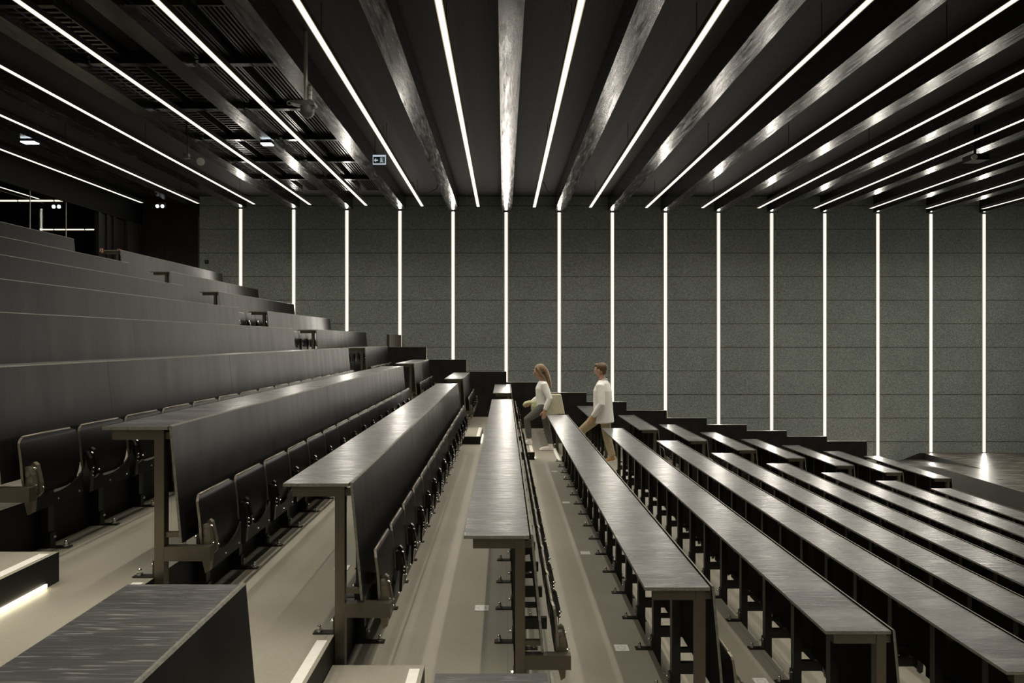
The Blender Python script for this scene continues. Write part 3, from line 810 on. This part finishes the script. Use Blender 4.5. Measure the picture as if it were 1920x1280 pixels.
t_.tube([(-.020, 0, 1.255), (-.022, 0, 1.215), (-.038, 0, 1.12), (-.034, 0, .98), (-.016, 0, .87), (-.002, 0, .765), (.002, 0, .735)], [(.066, .085), (.088, .165), (.116, .178), (.112, .155), (.118, .160), (.128, .175), (.126, .174)], M['shirt'], 22)
for a_, e_, w_ in ((SHL, EL, WL), (SHR, ER, WR)):
    a_, e_, w_ = Vector(a_), Vector(e_), Vector(w_)
    t_.tube([a_+Vector((0, .05 if a_.y < 0 else -.05, .01)), a_, a_.lerp(e_, .5), e_, e_.lerp(w_, .5), e_.lerp(w_, .93)], [.056, .066, .060, .054, .050, .036], M['shirt'], 14)
to = put('top', t_, wm); remeshed(to, .010, 3)
j_ = MB()
j_.tube([(0, 0, .90), (0, 0, .82), (.0, 0, .74)], [(.105, .145), (.118, .165), (.112, .160)], M['jeans'], 20)
for hp, kn, an in ((HIPL, KL, AL), (HIPR, KR, AR)):
    hp, kn, an = Vector(hp), Vector(kn), Vector(an)
    j_.tube([hp+Vector((0, 0, .01)), hp.lerp(kn, .5), kn, kn.lerp(an, .45), kn.lerp(an, .9)], [.094, .080, .064, .060, .048], M['jeans'], 16)
jo = put('trousers', j_, wm); remeshed(jo, .010, 3)
shoe('shoe', wm, AL, (-.235, -.10, .137), (-.455, -.10, .137), M['sneaker'])
shoe('shoe', wm, AR, (.155, .09, .003), (-.075, .09, .003), M['sneaker'])
bg = thing('tote_bag', 'pale canvas tote bag hanging from the walking woman\'s shoulder', 'bag', (.715+.185, 12.2-.150, F[1]+.66))
q_ = MB()
K = [(-.150, .0), (.165, .0), (.150, .04), (.085, .36), (-.110, .36), (-.165, .04)]
q_.prism([(-.155, 0), (.175, .02), (.105, .375), (-.105, .375)], -.038, .038, 'y', M['canvas'])
qo = put('bag_body', q_, bg); mm = qo.modifiers.new('sub', 'SUBSURF'); mm.subdivision_type = 'SIMPLE'; mm.levels = mm.render_levels = 3; remeshed(qo, .010, 8)
put('strap', MB().tube([(-.07, -.02, .35), (-.13, -.03, .45), (-.165, .01, .595), (-.17, .05, .598), (-.13, .06, .48), (-.07, .03, .35)], [(.016, .004)]*6, M['canvas'], 8, flat=(0, 1, 0)), bg)
jk = thing('folded_jacket', 'pale green cloth carried in front of the walking woman', 'jacket', (.715-.20, 12.2+.20, F[1]+.80))
g_ = MB(); g_.tube([(.13, 0, .02), (.05, 0, .055), (-.05, 0, .055), (-.13, 0, .035), (-.17, 0, .0)], [(.02, .06), (.035, .08), (.036, .085), (.032, .075), (.015, .05)], M['green'], 16, flat=(0, 0, 1))
g_.tube([(.05, -.06, .05), (.04, -.085, -.02), (.03, -.085, -.10)], [(.07, .02), (.075, .022), (.06, .014)], M['green'], 12)
go = put('cloth', g_, jk); remeshed(go, .009, 5)

# man, a step lower, walking the same way
mn = thing('person', 'man with short brown hair, loose white shirt and khaki trousers walking up the aisle', 'person', (1.749, 12.08, F[2]), None)
mn.rotation_euler.z = math.radians(-24)
b = MB()
hc = Vector((-.045, .0, 1.665)); f, sd, up = head_shape(b, hc, (-1, .12, -.05), (-.05, 0, 1), sk, 1.05)
b.tube([(-.030, 0, 1.585), (-.005, 0, 1.50), (.010, 0, 1.43)], [.058, .058, .072], sk, 14)
b.tube([(.0, 0, 1.45), (-.005, 0, 1.30), (.0, 0, 1.12), (.005, 0, .98), (.01, 0, .86)], [(.085, .17), (.115, .19), (.105, .155), (.108, .155), (.11, .165)], sk, 18)
HIPL, HIPR = (.0, -.095, .90), (.0, .095, .90)
KL, AL = (-.345, -.11, .60), (-.415, -.11, .205)
KR, AR = (.055, .10, .46), (.150, .10, .120)
for hp, kn, an in ((HIPL, KL, AL), (HIPR, KR, AR)):
    hp, kn, an = Vector(hp), Vector(kn), Vector(an)
    b.tube([hp, hp.lerp(kn, .5), kn, kn.lerp(an, .35), an], [.086, .072, .054, .052, .036], sk, 14)
SHL, EL, WL = (.01, -.205, 1.395), (.055, -.275, 1.09), (-.115, -.265, .860)
SHR, ER, WR = (.0, .205, 1.395), (.03, .270, 1.09), (.0, .275, .82)
for a_, e_, w_ in ((SHL, EL, WL), (SHR, ER, WR)):
    a_, e_, w_ = Vector(a_), Vector(e_), Vector(w_)
    b.tube([a_, a_.lerp(e_, .5), e_, e_.lerp(w_, .4), w_], [.056, .048, .040, .038, .028], sk, 12)
hand(b, WL, (-.45, .05, -.9), (-.9, 0, .45), sk, .5); hand(b, WR, (-.05, 0, -1), (-1, 0, 0), sk, .5)
bo = put('body', b, mn); remeshed(bo, .006, 3)
face_parts(bo, hc, f, sd, up, 1.05)
h_ = MB(); rt = Matrix((f, sd, up)).transposed()
h_.ball(hc+up*.046-f*.030, (.108, .090, .094), M['haird'], 22, 14, rt)
h_.tube([hc+up*.04-f*.075, hc-up*.03-f*.085, hc-up*.075-f*.07], [(.045, .074), (.035, .070), (.018, .055)], M['haird'], 14, flat=tuple(f))
h_.tube([hc+up*.085+f*.055-sd*.05, hc+up*.108+f*.072, hc+up*.085+f*.055+sd*.05], [.022, .028, .022], M['haird'], 10)
ho = put('hair', h_, mn); remeshed(ho, .009, 2)
t_ = MB()
t_.tube([(.006, 0, 1.490), (.006, 0, 1.445), (-.004, 0, 1.31), (.0, 0, 1.13), (.006, 0, .98), (.012, 0, .84), (.016, 0, .745)], [(.074, .10), (.102, .195), (.158, .225), (.165, .212), (.168, .210), (.175, .215), (.180, .218)], M['shirt'], 22)
for a_, e_, w_ in ((SHL, EL, WL), (SHR, ER, WR)):
    a_, e_, w_ = Vector(a_), Vector(e_), Vector(w_)
    t_.tube([a_+Vector((0, .06 if a_.y < 0 else -.06, .01)), a_, a_.lerp(e_, .5), e_, e_.lerp(w_, .5), e_.lerp(w_, .93)], [.066, .078, .072, .064, .058, .042], M['shirt'], 14)
to = put('shirt', t_, mn); remeshed(to, .010, 3)
co_ = put('collar', MB().tube([(-.055, -.05, 1.475), (.02, -.075, 1.495), (.075, 0, 1.505), (.02, .075, 1.495), (-.055, .05, 1.475)], [(.012, .022)]*5, M['shirt'], 10), to)
j_ = MB()
j_.tube([(.005, 0, .98), (.005, 0, .90), (.005, 0, .81)], [(.118, .155), (.130, .172), (.125, .168)], M['khaki'], 20)
for hp, kn, an in ((HIPL, KL, AL), (HIPR, KR, AR)):
    hp, kn, an = Vector(hp), Vector(kn), Vector(an)
    j_.tube([hp+Vector((0, 0, .01)), hp.lerp(kn, .5), kn, kn.lerp(an, .45), kn.lerp(an, .92)], [.106, .092, .076, .072, .062], M['khaki'], 16)
jo = put('trousers', j_, mn); remeshed(jo, .010, 3)
shoe('shoe', mn, AL, (-.385, -.11, .114), (-.635, -.11, .114), M['tan'])
shoe('shoe', mn, AR, (.175, .10, .055), (-.060, .10, .006), M['tan'])

# ------------------------------------------------------------------ camera, world, output look
cam = bpy.data.cameras.new('camera'); co = bpy.data.objects.new('camera', cam); COL.objects.link(co)
cam.lens = 24; cam.sensor_width = 36; cam.sensor_fit = 'HORIZONTAL'
co.location = (0, 0, EYE); co.rotation_euler = (PI/2, 0, 0)
cam.shift_x = 15/1920; cam.shift_y = -3/1920; cam.clip_start = .02
S.camera = co
wd = bpy.data.worlds.new('world'); S.world = wd; wd.use_nodes = True
wd.node_tree.nodes['Background'].inputs[0].default_value = (0, 0, 0, 1)
wd.node_tree.nodes['Background'].inputs[1].default_value = 0
S.view_settings.view_transform = 'Standard'; S.view_settings.look = 'None'
S.view_settings.exposure = 0; S.view_settings.gamma = 1; S.view_settings.use_curve_mapping = False

S.cycles.use_denoising = True
S.cycles.max_bounces = 8; S.cycles.diffuse_bounces = 2; S.cycles.glossy_bounces = 4
S.cycles.caustics_reflective = False; S.cycles.caustics_refractive = False
S.cycles.sample_clamp_indirect = 6
